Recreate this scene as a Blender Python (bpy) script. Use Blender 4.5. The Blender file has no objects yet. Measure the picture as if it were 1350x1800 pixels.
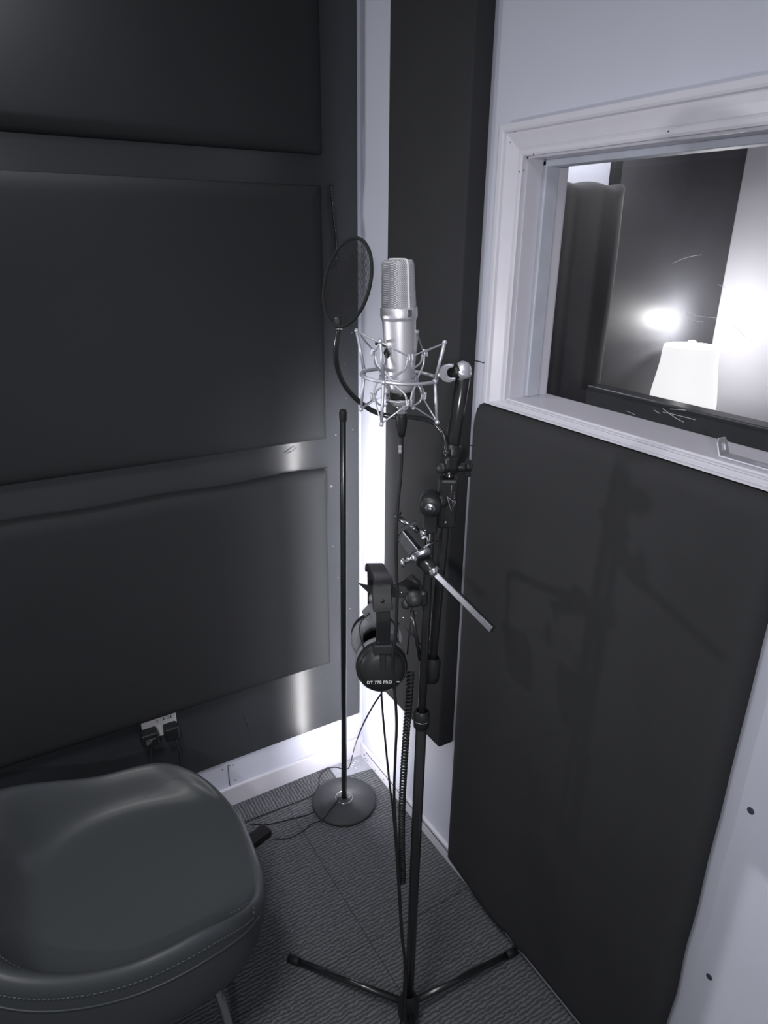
import bpy, bmesh, math, random
from mathutils import Vector, Matrix
random.seed(7)
scene = bpy.context.scene
COL = scene.collection
PI = math.pi

# ------------------------------------------------------------------ camera
FPX = 1208.53
CAM = Vector((-1.04715, -1.87902, 1.872))
RGT = Vector((0.8576, -0.5142, 0.0102)); DWN = Vector((-0.1830, -0.3230, -0.9285)); FWD = Vector((0.4807, 0.7944, -0.3711))
FWD.normalize(); RGT = (RGT - FWD * RGT.dot(FWD)).normalized(); DWN = FWD.cross(RGT)
cd = bpy.data.cameras.new('camera'); cd.sensor_fit = 'VERTICAL'; cd.sensor_height = 36.0; cd.sensor_width = 27.0
cd.lens = FPX / 1800 * 36; cd.clip_start = 0.02
cam = bpy.data.objects.new('camera', cd); COL.objects.link(cam)
cam.matrix_world = Matrix(((RGT.x, -DWN.x, -FWD.x, CAM.x), (RGT.y, -DWN.y, -FWD.y, CAM.y), (RGT.z, -DWN.z, -FWD.z, CAM.z), (0, 0, 0, 1)))
scene.camera = cam

# ------------------------------------------------------------------ light and exposure
scene.view_settings.view_transform = 'Standard'; scene.view_settings.look = 'None'
scene.view_settings.exposure = 0.0; scene.view_settings.gamma = 1.0
w = bpy.data.worlds.new('world'); scene.world = w; w.use_nodes = True
bg = w.node_tree.nodes['Background']; bg.inputs[0].default_value = (0.92, 0.95, 1.0, 1); bg.inputs[1].default_value = 0.22

def area(name, loc, target, power, size, size_y=None, color=(1, 1, 1), spread=PI):
    d = bpy.data.lights.new(name, 'AREA'); d.energy = power; d.size = size; d.color = color; d.spread = spread
    if size_y: d.shape = 'RECTANGLE'; d.size_y = size_y
    else: d.shape = 'DISK'
    o = bpy.data.objects.new(name, d); COL.objects.link(o); o.location = loc
    o.rotation_euler = (Vector(target) - Vector(loc)).to_track_quat('-Z', 'Y').to_euler()
    return o
area('room_light', (-1.40, -2.42, 1.96), (-0.2, -0.3, 1.4), 4.9, 0.08, color=(0.98, 0.98, 1), spread=math.radians(95))
area('side_light', (-1.62, -0.30, 1.42), (0, -0.85, 1.66), 1.35, 0.06, color=(0.97, 0.97, 1), spread=math.radians(80))
area('low_beam', (-0.62, -1.787, 0.42), (0.0, -1.787, 0.42), 0.3, 0.70, 0.81, spread=math.radians(4))
area('added_wall_wash', (-1.06, -0.16, 2.50), (-0.95, 0, 2.2), 4.5, 0.08)  # unseen source, added to brighten the upper left of the board
area('ceiling_light', (-1.35, -1.55, 2.95), (-0.95, -1.1, 0.5), 10, 0.55, spread=math.radians(105))
area('control_room_light', (0.70, -0.40, 2.72), (0.80, 0.05, 2.35), 5, 0.2, spread=math.radians(75))

# ------------------------------------------------------------------ helpers
def ray(px, py):
    return (RGT * ((px - 675) / FPX) + DWN * ((py - 900) / FPX) + FWD)
STAND = Vector((-0.381, -0.925, 0)); NV = Vector((STAND.x - CAM.x, STAND.y - CAM.y, 0)); ND = NV.length; NV.normalize()
def at(px, py, off=0.0):      # point at the mic stand's distance from the viewpoint (+ off further away)
    d = ray(px, py); return CAM + d * ((ND + off) / NV.dot(d))
def on_z(px, py, z):
    d = ray(px, py); return CAM + d * ((z - CAM.z) / d.z)
def on_x(px, py, x):
    d = ray(px, py); return CAM + d * ((x - CAM.x) / d.x)
def on_y(px, py, y):
    d = ray(px, py); return CAM + d * ((y - CAM.y) / d.y)

class MB:
    def __init__(self): self.bm = bmesh.new()
    def box(self, a, b, bevel=0.0, seg=2, M=None):
        t = bmesh.new(); bmesh.ops.create_cube(t, size=1)
        a = Vector(a); b = Vector(b)
        for v in t.verts: v.co = Vector([(a[i] + b[i]) / 2 + v.co[i] * abs(b[i] - a[i]) for i in range(3)])
        if bevel: bmesh.ops.bevel(t, geom=list(t.edges), offset=bevel, segments=seg, affect='EDGES', profile=0.5)
        return self.add(t, M)
    def add(self, t, M=None):
        if M is not None: bmesh.ops.transform(t, matrix=M, verts=list(t.verts))
        me = bpy.data.meshes.new('tmp'); t.to_mesh(me); t.free(); self.bm.from_mesh(me); bpy.data.meshes.remove(me); return self
    def obox(self, p0, p1, wx, wy, up=(0, 0, 1), bevel=0.0):   # bar from p0 to p1
        p0 = Vector(p0); p1 = Vector(p1); z = (p1 - p0); L = z.length; z.normalize()
        u = Vector(up); x = u.cross(z)
        if x.length < 1e-4: x = Vector((1, 0, 0)).cross(z)
        x.normalize(); y = z.cross(x)
        M = Matrix(((x.x, y.x, z.x, p0.x), (x.y, y.y, z.y, p0.y), (x.z, y.z, z.z, p0.z), (0, 0, 0, 1)))
        return self.box((-wx / 2, -wy / 2, 0), (wx / 2, wy / 2, L), bevel, 2, M)
    def tube(self, pts, r, seg=10, closed=False, caps=True):
        pts = [Vector(p) for p in pts]; n = len(pts)
        rr = r if isinstance(r, (list, tuple)) else [r] * n
        rings = []; nrm = None
        for i, p in enumerate(pts):
            a = pts[(i - 1) % n] if (i > 0 or closed) else p
            b = pts[(i + 1) % n] if (i < n - 1 or closed) else p
            t = (b - a).normalized()
            if nrm is None:
                nrm = t.orthogonal().normalized()
            else:
                nrm = (nrm - t * nrm.dot(t)); nrm = nrm.normalized() if nrm.length > 1e-6 else t.orthogonal().normalized()
            bn = t.cross(nrm)
            rings.append([self.bm.verts.new(p + (nrm * math.cos(2 * PI * k / seg) + bn * math.sin(2 * PI * k / seg)) * rr[i]) for k in range(seg)])
        m = n if closed else n - 1
        for i in range(m):
            A = rings[i]; B = rings[(i + 1) % n]
            off = 0
            if closed and i == n - 1:
                off = min(range(seg), key=lambda s: (A[0].co - B[s].co).length)
            for k in range(seg):
                f = self.bm.faces.new((A[k], A[(k + 1) % seg], B[(k + 1 + off) % seg], B[(k + off) % seg])); f.smooth = True
        if caps and not closed:
            self.bm.faces.new(rings[0][::-1]); self.bm.faces.new(rings[-1])
        return self
    def lathe(self, prof, M=None, seg=32, sx=1.0, sy=1.0):     # profile of (r, z)
        t = bmesh.new(); rings = []
        for r, z in prof:
            if r < 1e-6: rings.append([t.verts.new((0, 0, z))])
            else: rings.append([t.verts.new((r * sx * math.cos(2 * PI * k / seg), r * sy * math.sin(2 * PI * k / seg), z)) for k in range(seg)])
        for A, B in zip(rings, rings[1:]):
            for k in range(seg):
                k2 = (k + 1) % seg
                if len(A) == 1 and len(B) == 1: continue
                if len(A) == 1: f = t.faces.new((A[0], B[k2], B[k]))
                elif len(B) == 1: f = t.faces.new((A[k], A[k2], B[0]))
                else: f = t.faces.new((A[k], A[k2], B[k2], B[k]))
                f.smooth = True
        bmesh.ops.recalc_face_normals(t, faces=list(t.faces))
        return self.add(t, M)
    def cyl(self, p0, p1, r, seg=20, bevel=0.0):
        p0 = Vector(p0); p1 = Vector(p1); L = (p1 - p0).length; b = bevel
        prof = [(0, 0), (r - b, 0), (r, b), (r, L - b), (r - b, L), (0, L)] if b else [(0, 0), (r, 0), (r, L), (0, L)]
        return self.lathe(prof, frame(p0, p1 - p0), seg)
    def ball(self, c, r, seg=16, sc=(1, 1, 1)):
        t = bmesh.new(); bmesh.ops.create_uvsphere(t, u_segments=seg, v_segments=seg // 2 + 2, radius=r)
        for v in t.verts: v.co = Vector((v.co.x * sc[0], v.co.y * sc[1], v.co.z * sc[2]))
        for f in t.faces: f.smooth = True
        return self.add(t, Matrix.Translation(c))
    def poly(self, pts, thick):          # flat outline extruded along a vector
        pts = [Vector(p) for p in pts]; thick = Vector(thick)
        a = [self.bm.verts.new(p) for p in pts]; b = [self.bm.verts.new(p + thick) for p in pts]; n = len(a)
        self.bm.faces.new(a); self.bm.faces.new(b[::-1])
        for i in range(n): self.bm.faces.new((a[i], b[i], b[(i + 1) % n], a[(i + 1) % n]))
        return self
    def build(self, name, m, parent=None, smooth=None):
        bmesh.ops.recalc_face_normals(self.bm, faces=list(self.bm.faces))
        org = Vector((0, 0, 0))
        p = parent
        while p is not None: org += p.location; p = p.parent
        c = Vector((0, 0, 0))
        if parent is None:
            xs = [v.co for v in self.bm.verts]
            c = Vector(((min(v.x for v in xs) + max(v.x for v in xs)) / 2, (min(v.y for v in xs) + max(v.y for v in xs)) / 2, min(v.z for v in xs)))
        for v in self.bm.verts: v.co -= org + c
        me = bpy.data.meshes.new(name); self.bm.to_mesh(me); self.bm.free()
        me.materials.append(m)
        if smooth is not None:
            for f in me.polygons: f.use_smooth = True
            if smooth < 180: me.set_sharp_from_angle(angle=math.radians(smooth))
        o = bpy.data.objects.new(name, me); COL.objects.link(o); o.location = c; o.parent = parent
        return o

def frame(o, zdir, xhint=(1, 0, 0)):
    z = Vector(zdir).normalized(); x = Vector(xhint); x = x - z * x.dot(z)
    if x.length < 1e-4: x = Vector((0, 1, 0)) - z * z.y
    x.normalize(); y = z.cross(x); o = Vector(o)
    return Matrix(((x.x, y.x, z.x, o.x), (x.y, y.y, z.y, o.y), (x.z, y.z, z.z, o.z), (0, 0, 0, 1)))
def spline(pts, n=10):          # Catmull-Rom through the points
    pts = [Vector(p) for p in pts]; P = [pts[0] * 2 - pts[1]] + pts + [pts[-1] * 2 - pts[-2]]; out = []
    for i in range(1, len(P) - 2):
        a, b, c, d = P[i - 1:i + 3]
        for k in range(n):
            t = k / n
            out.append(0.5 * ((2 * b) + (c - a) * t + (2 * a - 5 * b + 4 * c - d) * t * t + (3 * b - a - 3 * c + d) * t ** 3))
    out.append(pts[-1]); return out
def smooth(a, b_, x):
    t = max(0, min(1, (x - a) / (b_ - a))); return t * t * (3 - 2 * t)
def thing(name, label, cat, loc=(0, 0, 0), group=None):
    o = bpy.data.objects.new(name, None); COL.objects.link(o); o.location = loc; o.empty_display_size = 0.05
    o['label'] = label; o['category'] = cat
    if group: o['group'] = group
    return o
def tag(o, label, cat, group=None):
    o['label'] = label; o['category'] = cat
    if group: o['group'] = group
    return o
def struct(o, label=None):
    o['kind'] = 'structure'
    if label: o['label'] = label
    return o

# ------------------------------------------------------------------ materials
def mat(name, col, rough=0.5, metal=0.0, spec=0.5, noise=0.0, nscale=20, bump=0.0, bscale=200, sheen=0.0, coat=0.0):
    m = bpy.data.materials.new(name); m.use_nodes = True; nt = m.node_tree; b = nt.nodes['Principled BSDF']
    b.inputs['Base Color'].default_value = (*col, 1); b.inputs['Roughness'].default_value = rough
    b.inputs['Metallic'].default_value = metal; b.inputs['Specular IOR Level'].default_value = spec
    b.inputs['Sheen Weight'].default_value = sheen; b.inputs['Coat Weight'].default_value = coat
    tc = nt.nodes.new('ShaderNodeTexCoord')
    if noise:
        n = nt.nodes.new('ShaderNodeTexNoise'); n.inputs['Scale'].default_value = nscale; n.inputs['Detail'].default_value = 6
        r = nt.nodes.new('ShaderNodeMapRange'); r.inputs['To Min'].default_value = 1 - noise; r.inputs['To Max'].default_value = 1 + noise
        x = nt.nodes.new('ShaderNodeVectorMath'); x.operation = 'SCALE'; x.inputs[0].default_value = col
        nt.links.new(tc.outputs['Object'], n.inputs['Vector']); nt.links.new(n.outputs['Fac'], r.inputs['Value'])
        nt.links.new(r.outputs[0], x.inputs['Scale']); nt.links.new(x.outputs[0], b.inputs['Base Color'])
    if bump:
        n2 = nt.nodes.new('ShaderNodeTexNoise'); n2.inputs['Scale'].default_value = bscale; n2.inputs['Detail'].default_value = 3
        bp = nt.nodes.new('ShaderNodeBump'); bp.inputs['Strength'].default_value = bump; bp.inputs['Distance'].default_value = 0.002
        nt.links.new(tc.outputs['Object'], n2.inputs['Vector']); nt.links.new(n2.outputs['Fac'], bp.inputs['Height']); nt.links.new(bp.outputs[0], b.inputs['Normal'])
    return m
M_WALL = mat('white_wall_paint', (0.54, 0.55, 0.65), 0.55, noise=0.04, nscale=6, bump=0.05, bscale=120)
M_TRIM = mat('white_gloss_trim', (0.60, 0.59, 0.665), 0.35, noise=0.05, nscale=14)
M_BEAD = mat('mottled_grey_bead', (0.50, 0.52, 0.60), 0.45, noise=0.18, nscale=18)  # greyer and more mottled than the trim
M_LINE = mat('dark_seam', (0.04, 0.04, 0.06), 0.8)
M_BOARD = mat('dark_gloss_board', (0.036, 0.038, 0.043), 0.27, spec=0.5, noise=0.12, nscale=5, bump=0.03, bscale=90)
M_VINYL = mat('dark_padded_vinyl', (0.030, 0.031, 0.034), 0.85, spec=0.06, noise=0.08, nscale=3)
M_FABRIC = mat('black_acoustic_fabric', (0.038, 0.0385, 0.042), 0.95, spec=0.08, noise=0.12, nscale=4, bump=0.15, bscale=500)
M_VELVET = mat('dark_velvet', (0.030, 0.030, 0.033), 0.9, spec=0.1, sheen=0.3, bump=0.2, bscale=60)
M_LEATHER = mat('charcoal_leather', (0.052, 0.057, 0.063), 0.42, spec=0.4, noise=0.06, nscale=5, bump=0.06, bscale=420)
M_STITCH = mat('grey_stitching', (0.10, 0.11, 0.115), 0.7)
M_CHROME = mat('chrome', (0.75, 0.75, 0.78), 0.12, metal=1)
M_WORN = mat('worn_chrome', (0.27, 0.27, 0.30), 0.28, metal=1, noise=0.35, nscale=60)
M_NICKEL = mat('satin_nickel', (0.62, 0.61, 0.66), 0.42, metal=0.7, bump=0.03, bscale=900)
M_WIRE = mat('nickel_wire', (0.52, 0.52, 0.58), 0.40, metal=0.6)
M_BLACKMET = mat('black_gloss_metal', (0.016, 0.0165, 0.018), 0.22, spec=0.6)
M_BLACKPL = mat('black_plastic', (0.015, 0.0155, 0.017), 0.42, spec=0.32)
M_RUBBER = mat('black_rubber', (0.014, 0.0145, 0.016), 0.6, spec=0.3)
M_DULL = mat('dull_black', (0.016, 0.0165, 0.018), 0.8, spec=0.12)
M_HIDE = mat('black_hide', (0.017, 0.0175, 0.019), 0.5, spec=0.35)
M_IRON = mat('matt_black_iron', (0.036, 0.038, 0.041), 0.6, spec=0.3, noise=0.08, nscale=12)
M_GREYPAD = mat('grey_velour', (0.17, 0.17, 0.19), 0.95, spec=0.1, noise=0.3, nscale=220, bump=0.3, bscale=600)
M_GREYPL = mat('grey_plastic', (0.16, 0.16, 0.18), 0.45)
M_INK = mat('pale_print', (0.75, 0.75, 0.78), 0.6)
M_PLASTIC = mat('white_plastic', (0.62, 0.62, 0.66), 0.3)
M_CONCRETE = mat('bare_concrete', (0.34, 0.35, 0.40), 0.7, noise=0.22, nscale=26, bump=0.2, bscale=60)
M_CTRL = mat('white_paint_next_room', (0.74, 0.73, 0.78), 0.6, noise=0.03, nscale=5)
M_CBOARD = mat('dark_satin_board', (0.085, 0.086, 0.095), 0.48, spec=0.4, noise=0.2, nscale=9, bump=0.04, bscale=150)
M_LEDGE = mat('dark_glossy_ledge', (0.04, 0.042, 0.046), 0.25, noise=0.3, nscale=12)
M_WOOD = mat('dark_wood', (0.06, 0.055, 0.05), 0.5, noise=0.2, nscale=15)

def nodes_of(m): return m.node_tree.nodes, m.node_tree.links, m.node_tree.nodes['Principled BSDF']
def carpet_mat(name, ang):
    m = mat(name, (0.05, 0.052, 0.058), 0.95, spec=0.1); N, L, b = nodes_of(m)
    tc = N.new('ShaderNodeTexCoord'); mp = N.new('ShaderNodeMapping'); mp.inputs['Rotation'].default_value = (0, 0, ang)
    wv = N.new('ShaderNodeTexWave'); wv.bands_direction = 'Y'; wv.inputs['Scale'].default_value = 29; wv.inputs['Distortion'].default_value = 4.5; wv.inputs['Detail'].default_value = 3; wv.inputs['Detail Scale'].default_value = 2.5
    ns = N.new('ShaderNodeTexNoise'); ns.inputs['Scale'].default_value = 130; ns.inputs['Detail'].default_value = 4
    mm = N.new('ShaderNodeMath'); mm.operation = 'MULTIPLY'
    cr = N.new('ShaderNodeMapRange'); cr.inputs['From Max'].default_value = 0.55; cr.inputs['To Min'].default_value = 0.62; cr.inputs['To Max'].default_value = 1.6
    sc = N.new('ShaderNodeVectorMath'); sc.operation = 'SCALE'; sc.inputs[0].default_value = (0.092, 0.095, 0.104)
    bp = N.new('ShaderNodeBump'); bp.inputs['Strength'].default_value = 0.8; bp.inputs['Distance'].default_value = 0.004
    L.new(tc.outputs['Object'], mp.inputs[0]); L.new(mp.outputs[0], wv.inputs[0]); L.new(mp.outputs[0], ns.inputs['Vector'])
    L.new(wv.outputs['Fac'], mm.inputs[0]); L.new(ns.outputs['Fac'], mm.inputs[1]); L.new(mm.outputs[0], cr.inputs['Value'])
    L.new(cr.outputs[0], sc.inputs['Scale']); L.new(sc.outputs[0], b.inputs['Base Color']); L.new(mm.outputs[0], bp.inputs['Height']); L.new(bp.outputs[0], b.inputs['Normal'])
    return m
M_CARPET = carpet_mat('ribbed_carpet', 0.0)
M_CARPETX = carpet_mat('ribbed_carpet_crosswise', PI / 2)

def grille_mat():
    m = mat('woven_nickel_mesh', (0.5, 0.5, 0.54), 0.45, metal=0.3); N, L, b = nodes_of(m)
    tc = N.new('ShaderNodeTexCoord'); facs = []
    for a in (PI / 4, -PI / 4):
        mp = N.new('ShaderNodeMapping'); mp.inputs['Rotation'].default_value = (0, a, 0)
        wv = N.new('ShaderNodeTexWave'); wv.bands_direction = 'X'; wv.inputs['Scale'].default_value = 130
        L.new(tc.outputs['Object'], mp.inputs[0]); L.new(mp.outputs[0], wv.inputs[0]); facs.append(wv)
    mx = N.new('ShaderNodeMath'); mx.operation = 'MULTIPLY'; L.new(facs[0].outputs['Fac'], mx.inputs[0]); L.new(facs[1].outputs['Fac'], mx.inputs[1])
    cr = N.new('ShaderNodeMapRange'); cr.inputs['To Min'].default_value = 0.45; cr.inputs['To Max'].default_value = 1.35
    sc = N.new('ShaderNodeVectorMath'); sc.operation = 'SCALE'; sc.inputs[0].default_value = (0.54, 0.54, 0.59)
    bp = N.new('ShaderNodeBump'); bp.inputs['Strength'].default_value = 0.7; bp.inputs['Distance'].default_value = 0.001
    L.new(mx.outputs[0], cr.inputs['Value']); L.new(cr.outputs[0], sc.inputs['Scale']); L.new(sc.outputs[0], b.inputs['Base Color'])
    L.new(mx.outputs[0], bp.inputs['Height']); L.new(bp.outputs[0], b.inputs['Normal'])
    return m
M_GRILLE = grille_mat()
def net_mat():      # black net with open holes
    m = mat('black_net', (0.012, 0.012, 0.013), 0.8, spec=0.1); N, L, b = nodes_of(m)
    tc = N.new('ShaderNodeTexCoord'); sep = N.new('ShaderNodeSeparateXYZ'); L.new(tc.outputs['Object'], sep.inputs[0])
    outs = []
    for s in ((1, 1), (1, -1)):
        a = N.new('ShaderNodeMath'); a.operation = 'MULTIPLY_ADD'; a.inputs[1].default_value = s[1]
        L.new(sep.outputs['Y'], a.inputs[0]); L.new(sep.outputs['X'], a.inputs[2])
        f = N.new('ShaderNodeMath'); f.operation = 'MULTIPLY'; f.inputs[1].default_value = 2 * PI / 0.0040; L.new(a.outputs[0], f.inputs[0])
        c = N.new('ShaderNodeMath'); c.operation = 'SINE'; L.new(f.outputs[0], c.inputs[0])
        g = N.new('ShaderNodeMath'); g.operation = 'GREATER_THAN'; g.inputs[1].default_value = -0.75; L.new(c.outputs[0], g.inputs[0]); outs.append(g)
    h = N.new('ShaderNodeMath'); h.operation = 'MULTIPLY'; L.new(outs[0].outputs[0], h.inputs[0]); L.new(outs[1].outputs[0], h.inputs[1])
    k = N.new('ShaderNodeMath'); k.operation = 'SUBTRACT'; k.inputs[0].default_value = 1.0; L.new(h.outputs[0], k.inputs[1]); L.new(k.outputs[0], b.inputs['Alpha'])
    return m
M_NET = net_mat()
def glass_mat():
    m = bpy.data.materials.new('window_glass'); m.use_nodes = True; N = m.node_tree.nodes; L = m.node_tree.links; N.remove(N['Principled BSDF'])
    t = N.new('ShaderNodeBsdfTransparent'); g = N.new('ShaderNodeBsdfGlossy'); g.inputs['Roughness'].default_value = 0.03; lw = N.new('ShaderNodeLayerWeight'); pw_ = N.new('ShaderNodeMath'); pw_.operation = 'POWER'; pw_.inputs[1].default_value = 5; f = N.new('ShaderNodeMath'); f.operation = 'MULTIPLY_ADD'; f.inputs[1].default_value = 0.5; f.inputs[2].default_value = 0.02; L.new(lw.outputs['Facing'], pw_.inputs[0]); L.new(pw_.outputs[0], f.inputs[0])
    mx = N.new('ShaderNodeMixShader'); L.new(f.outputs[0], mx.inputs[0]); L.new(t.outputs[0], mx.inputs[1]); L.new(g.outputs[0], mx.inputs[2]); L.new(mx.outputs[0], N['Material Output'].inputs[0])
    return m
M_GLASS = glass_mat()
def emit(name, col, s):
    m = bpy.data.materials.new(name); m.use_nodes = True; b = m.node_tree.nodes['Principled BSDF']; b.inputs['Base Color'].default_value = (0.8, 0.8, 0.8, 1)
    b.inputs['Emission Color'].default_value = (*col, 1); b.inputs['Emission Strength'].default_value = s; return m
M_SHADE = emit('glowing_lamp_shade', (1, 0.99, 1), 0.85)
M_LED = emit('lit_strip', (1, 0.99, 1), 220.0)

# ------------------------------------------------------------------ setting: floor and walls
struct(MB().box((-2.4, -2.9, -0.08), (2.0, 0.10, 0.0)).build('floor', M_CONCRETE))
wl = struct(MB().box((-2.4, 0.0, 0.0), (1.73, 0.10, 2.75)).build('wall_left', M_WALL))
WY0, WY1, WZ0, WZ1 = -0.692, -1.66, 1.53, 2.026       # window opening
b = MB(); b.box((0, WY0, 0), (0.1135, 0.0, 2.75)); b.box((0, -2.9, 0), (0.1135, WY1, 2.75)); b.box((0, WY1, 0), (0.1135, WY0, WZ0)); b.box((0, WY1, WZ1), (0.1135, WY0, 2.75))
wr = struct(b.build('wall_right', M_WALL))
# fine joint lines and screw holes in the walls
b = MB()
b.box((-0.0012, -0.66, 1.598), (0.0, -0.55, 1.6005)); b.box((-0.0012, -0.66, 1.388), (0.0, -0.55, 1.3905))
b.build('joint_line', M_LINE, wr)
for (px, py) in ((1320, 1425), (1247, 1717)):
    p = on_x(px, py, 0.0); b = MB(); b.lathe([(0, 0.0), (0.0065, 0.0), (0.0065, 0.0012), (0.0045, 0.0018), (0, 0.0005)], frame(p, (-1, 0, 0)), 16); b.build('screw_hole', M_LINE, wr)
b = MB()
x0 = on_y(401, 1347, -0.0005).x
b.box((x0 - 0.001, -0.0012, 0.083), (x0 + 0.001, 0.0, 0.178)); b.build('joint_line', M_LINE, wl)
b = MB()
for dx, z in ((0.006, 0.172), (0.018, 0.168), (0.02, 0.10), (-0.02, 0.165)):
    b.box((x0 + dx - 0.0015, -0.0012, z - 0.002), (x0 + dx + 0.0015, 0, z + 0.002))
b.build('nail_hole', M_LINE, wl)
# baseboards
b = MB(); b.box((-2.3, -0.013, 0.0), (0.0, 0.0, 0.084), 0.003); struct(b.build('baseboard_left', M_TRIM))
b = MB(); b.box((-0.013, -2.8, 0.0), (0.0, -0.013, 0.062), 0.003); bb = struct(b.build('baseboard_right', M_TRIM))
b = MB(); b.box((-0.0146, -0.62, 0.048), (-0.0128, -0.06, 0.0505)); b.build('joint_line', M_LINE, bb)
b = MB()
for i in range(9):
    y = -0.03 - random.random() * 0.3; z = 0.01 + random.random() * 0.035
    b.box((-0.0142, y - 0.002, z - 0.0015), (-0.0128, y + 0.002, z + 0.0015))
b.build('paint_chip', M_LINE, bb)

# carpet tiles
def carpet(pts, label, m):
    b = MB(); b.poly([(x, y, 0.0) for x, y in pts], (0, 0, 0.007)); o = b.build('carpet_tile', m); tag(o, label, 'carpet', 'carpet tiles'); return o
G = 0.0008
carpet([(-1.4, -0.014), (-0.150, -0.014), (-0.152, -0.115 + G), (-1.4, -0.115 + G)], 'narrow strip of carpet with crosswise ribs along the left baseboard', M_CARPETX)
carpet([(-0.363 + G, -0.115 - G), (-0.150, -0.115 - G), (-0.150, -0.085), (-0.014, -0.105), (-0.014, -0.70 + G), (-0.363 + G, -0.70 + G)], 'dark ribbed carpet tile under the round stand base in the corner', M_CARPET)
carpet([(-1.4, -0.115 - G), (-0.363 - G, -0.115 - G), (-0.363 - G, -0.70 + G), (-1.4, -0.70 + G)], 'dark ribbed carpet tile between the seam and the tub chair', M_CARPET)
carpet([(-0.363 + G, -0.70 - G), (-0.014, -0.70 - G), (-0.014, -2.8), (-0.363 + G, -2.8)], 'dark ribbed carpet tile below the big black wall panel', M_CARPET)
carpet([(-2.3, -0.70 - G), (-0.363 - G, -0.70 - G), (-0.363 - G, -2.8), (-2.3, -2.8)], 'dark ribbed carpet tile under the tripod legs at the front', M_CARPET)
b = MB()
for i in range(16):
    x = -0.142 + random.random() * 0.12; y = -0.02 - random.random() * 0.06
    b.ball((x, y, 0.001), 0.0014 + random.random() * 0.0018, 8, (1, 1, 0.5))
o = b.build('plaster_crumbs', M_INK); tag(o, 'white plaster crumbs scattered on the bare floor in the corner', 'crumbs'); o['kind'] = 'stuff'

# left wall: dark gloss board with three padded panels
b = MB(); b.box((-2.3, -0.012, 0.201), (-0.016, 0.0, 2.75), 0.001, 1)
bd = tag(b.build('wall_board', M_BOARD), 'dark glossy board covering the left wall down to the white skirting', 'wall board')
b = MB()
for (px, py, r) in ((582, 855, 0.006), (590, 765, 0.004), (603, 900, 0.002), (585, 960, 0.002), (620, 755, 0.003), (594, 1015, 0.0025), (615, 1070, 0.004), (606, 640, 0.003), (618, 585, 0.004), (575, 1195, 0.002), (555, 590, 0.002), (608, 700, 0.003)):
    p = on_y(px, py, -0.012); a = random.random() * 1.2
    b.poly([(p.x + r * math.cos(a + t) * (1 if k % 2 else 0.35), -0.0121, p.z + r * 0.6 * math.sin(a + t)) for k, t in enumerate((0, 1.1, 2.2, 3.3, 4.4, 5.4))], (0, -0.0004, 0))
b.build('paint_chip', M_GREYPAD, bd)
b = MB()
for q in (((430, 1257), (437, 1280)), ((500, 795), (508, 790), (516, 784), (522, 786), (515, 792), (505, 797)), ):
    b.tube([on_y(*p, -0.0125) for p in q], 0.0012, 5)
b.build('scratch', M_LINE, bd)

def pad(name, x0, x1, z0, z1, th, label, bulge=0.012, sag=0.0):
    nx, nz = 40, 26; bm = bmesh.new(); V = []
    for j in range(nz + 1):
        row = []
        for i in range(nx + 1):
            u = i / nx; v = j / nz
            u = 0.5 - 0.5 * math.cos(PI * u); v = 0.5 - 0.5 * math.cos(PI * v)
            x = x0 + (x1 - x0) * u; z = z0 + (z1 - z0) * v
            du = min(x - x0, x1 - x) / 0.030; dv = min(z - z0, z1 - z) / 0.030
            eu = math.sqrt(max(0, 1 - (1 - min(1, du)) ** 2)); ev = math.sqrt(max(0, 1 - (1 - min(1, dv)) ** 2))
            h = 0.004 + (th - 0.004) * min(eu, ev) + bulge * math.sin(PI * u) ** 0.5 * math.sin(PI * v) ** 0.5
            h += 0.0012 * math.sin(9 * x + 5 * z) * min(eu, ev)
            if x1 - x < 0.02 and min(z1 - z, z - z0) < 0.02:      # rounded corners
                pass
            zz = z + sag * math.sin(17 * x) * (v ** 6)
            row.append(bm.verts.new((x, -0.014 - h, zz)))
        V.append(row)
    for j in range(nz):
        for i in range(nx):
            f = bm.faces.new((V[j][i], V[j][i + 1], V[j + 1][i + 1], V[j + 1][i])); f.smooth = True
    rim = [V[0][i] for i in range(nx + 1)] + [V[j][nx] for j in range(1, nz + 1)] + [V[nz][i] for i in range(nx - 1, -1, -1)] + [V[j][0] for j in range(nz - 1, 0, -1)]
    back = [bm.verts.new((v.co.x, -0.014, v.co.z)) for v in rim]
    n = len(rim)
    for i in range(n): bm.faces.new((rim[i], back[i], back[(i + 1) % n], rim[(i + 1) % n]))
    bm.faces.new(back)
    b = MB(); b.bm.free(); b.bm = bm
    return tag(b.build(name, M_VINYL), label, 'acoustic panel', 'padded panels on the left wall')
pad('padded_panel', -1.75, -0.132, 2.075, 2.74, 0.034, 'dark padded panel highest on the left wall, above the pale horizontal gap')
pad('padded_panel', -1.75, -0.138, 1.292, 2.000, 0.034, 'dark padded panel in the middle of the left wall, beside the pop filter')
lp = pad('padded_panel', -1.75, -0.142, 0.482, 1.196, 0.040, 'dark padded panel lowest on the left wall, above the double socket', sag=0.003)
b = MB()
p0 = on_y(569, 822, -0.014); p1 = on_y(577, 888, -0.014)
b.box((p0.x - 0.010, -0.0165, p1.z), (p0.x + 0.012, -0.0122, p0.z), 0.0015); b.build('strap', M_RUBBER, lp)

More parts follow.
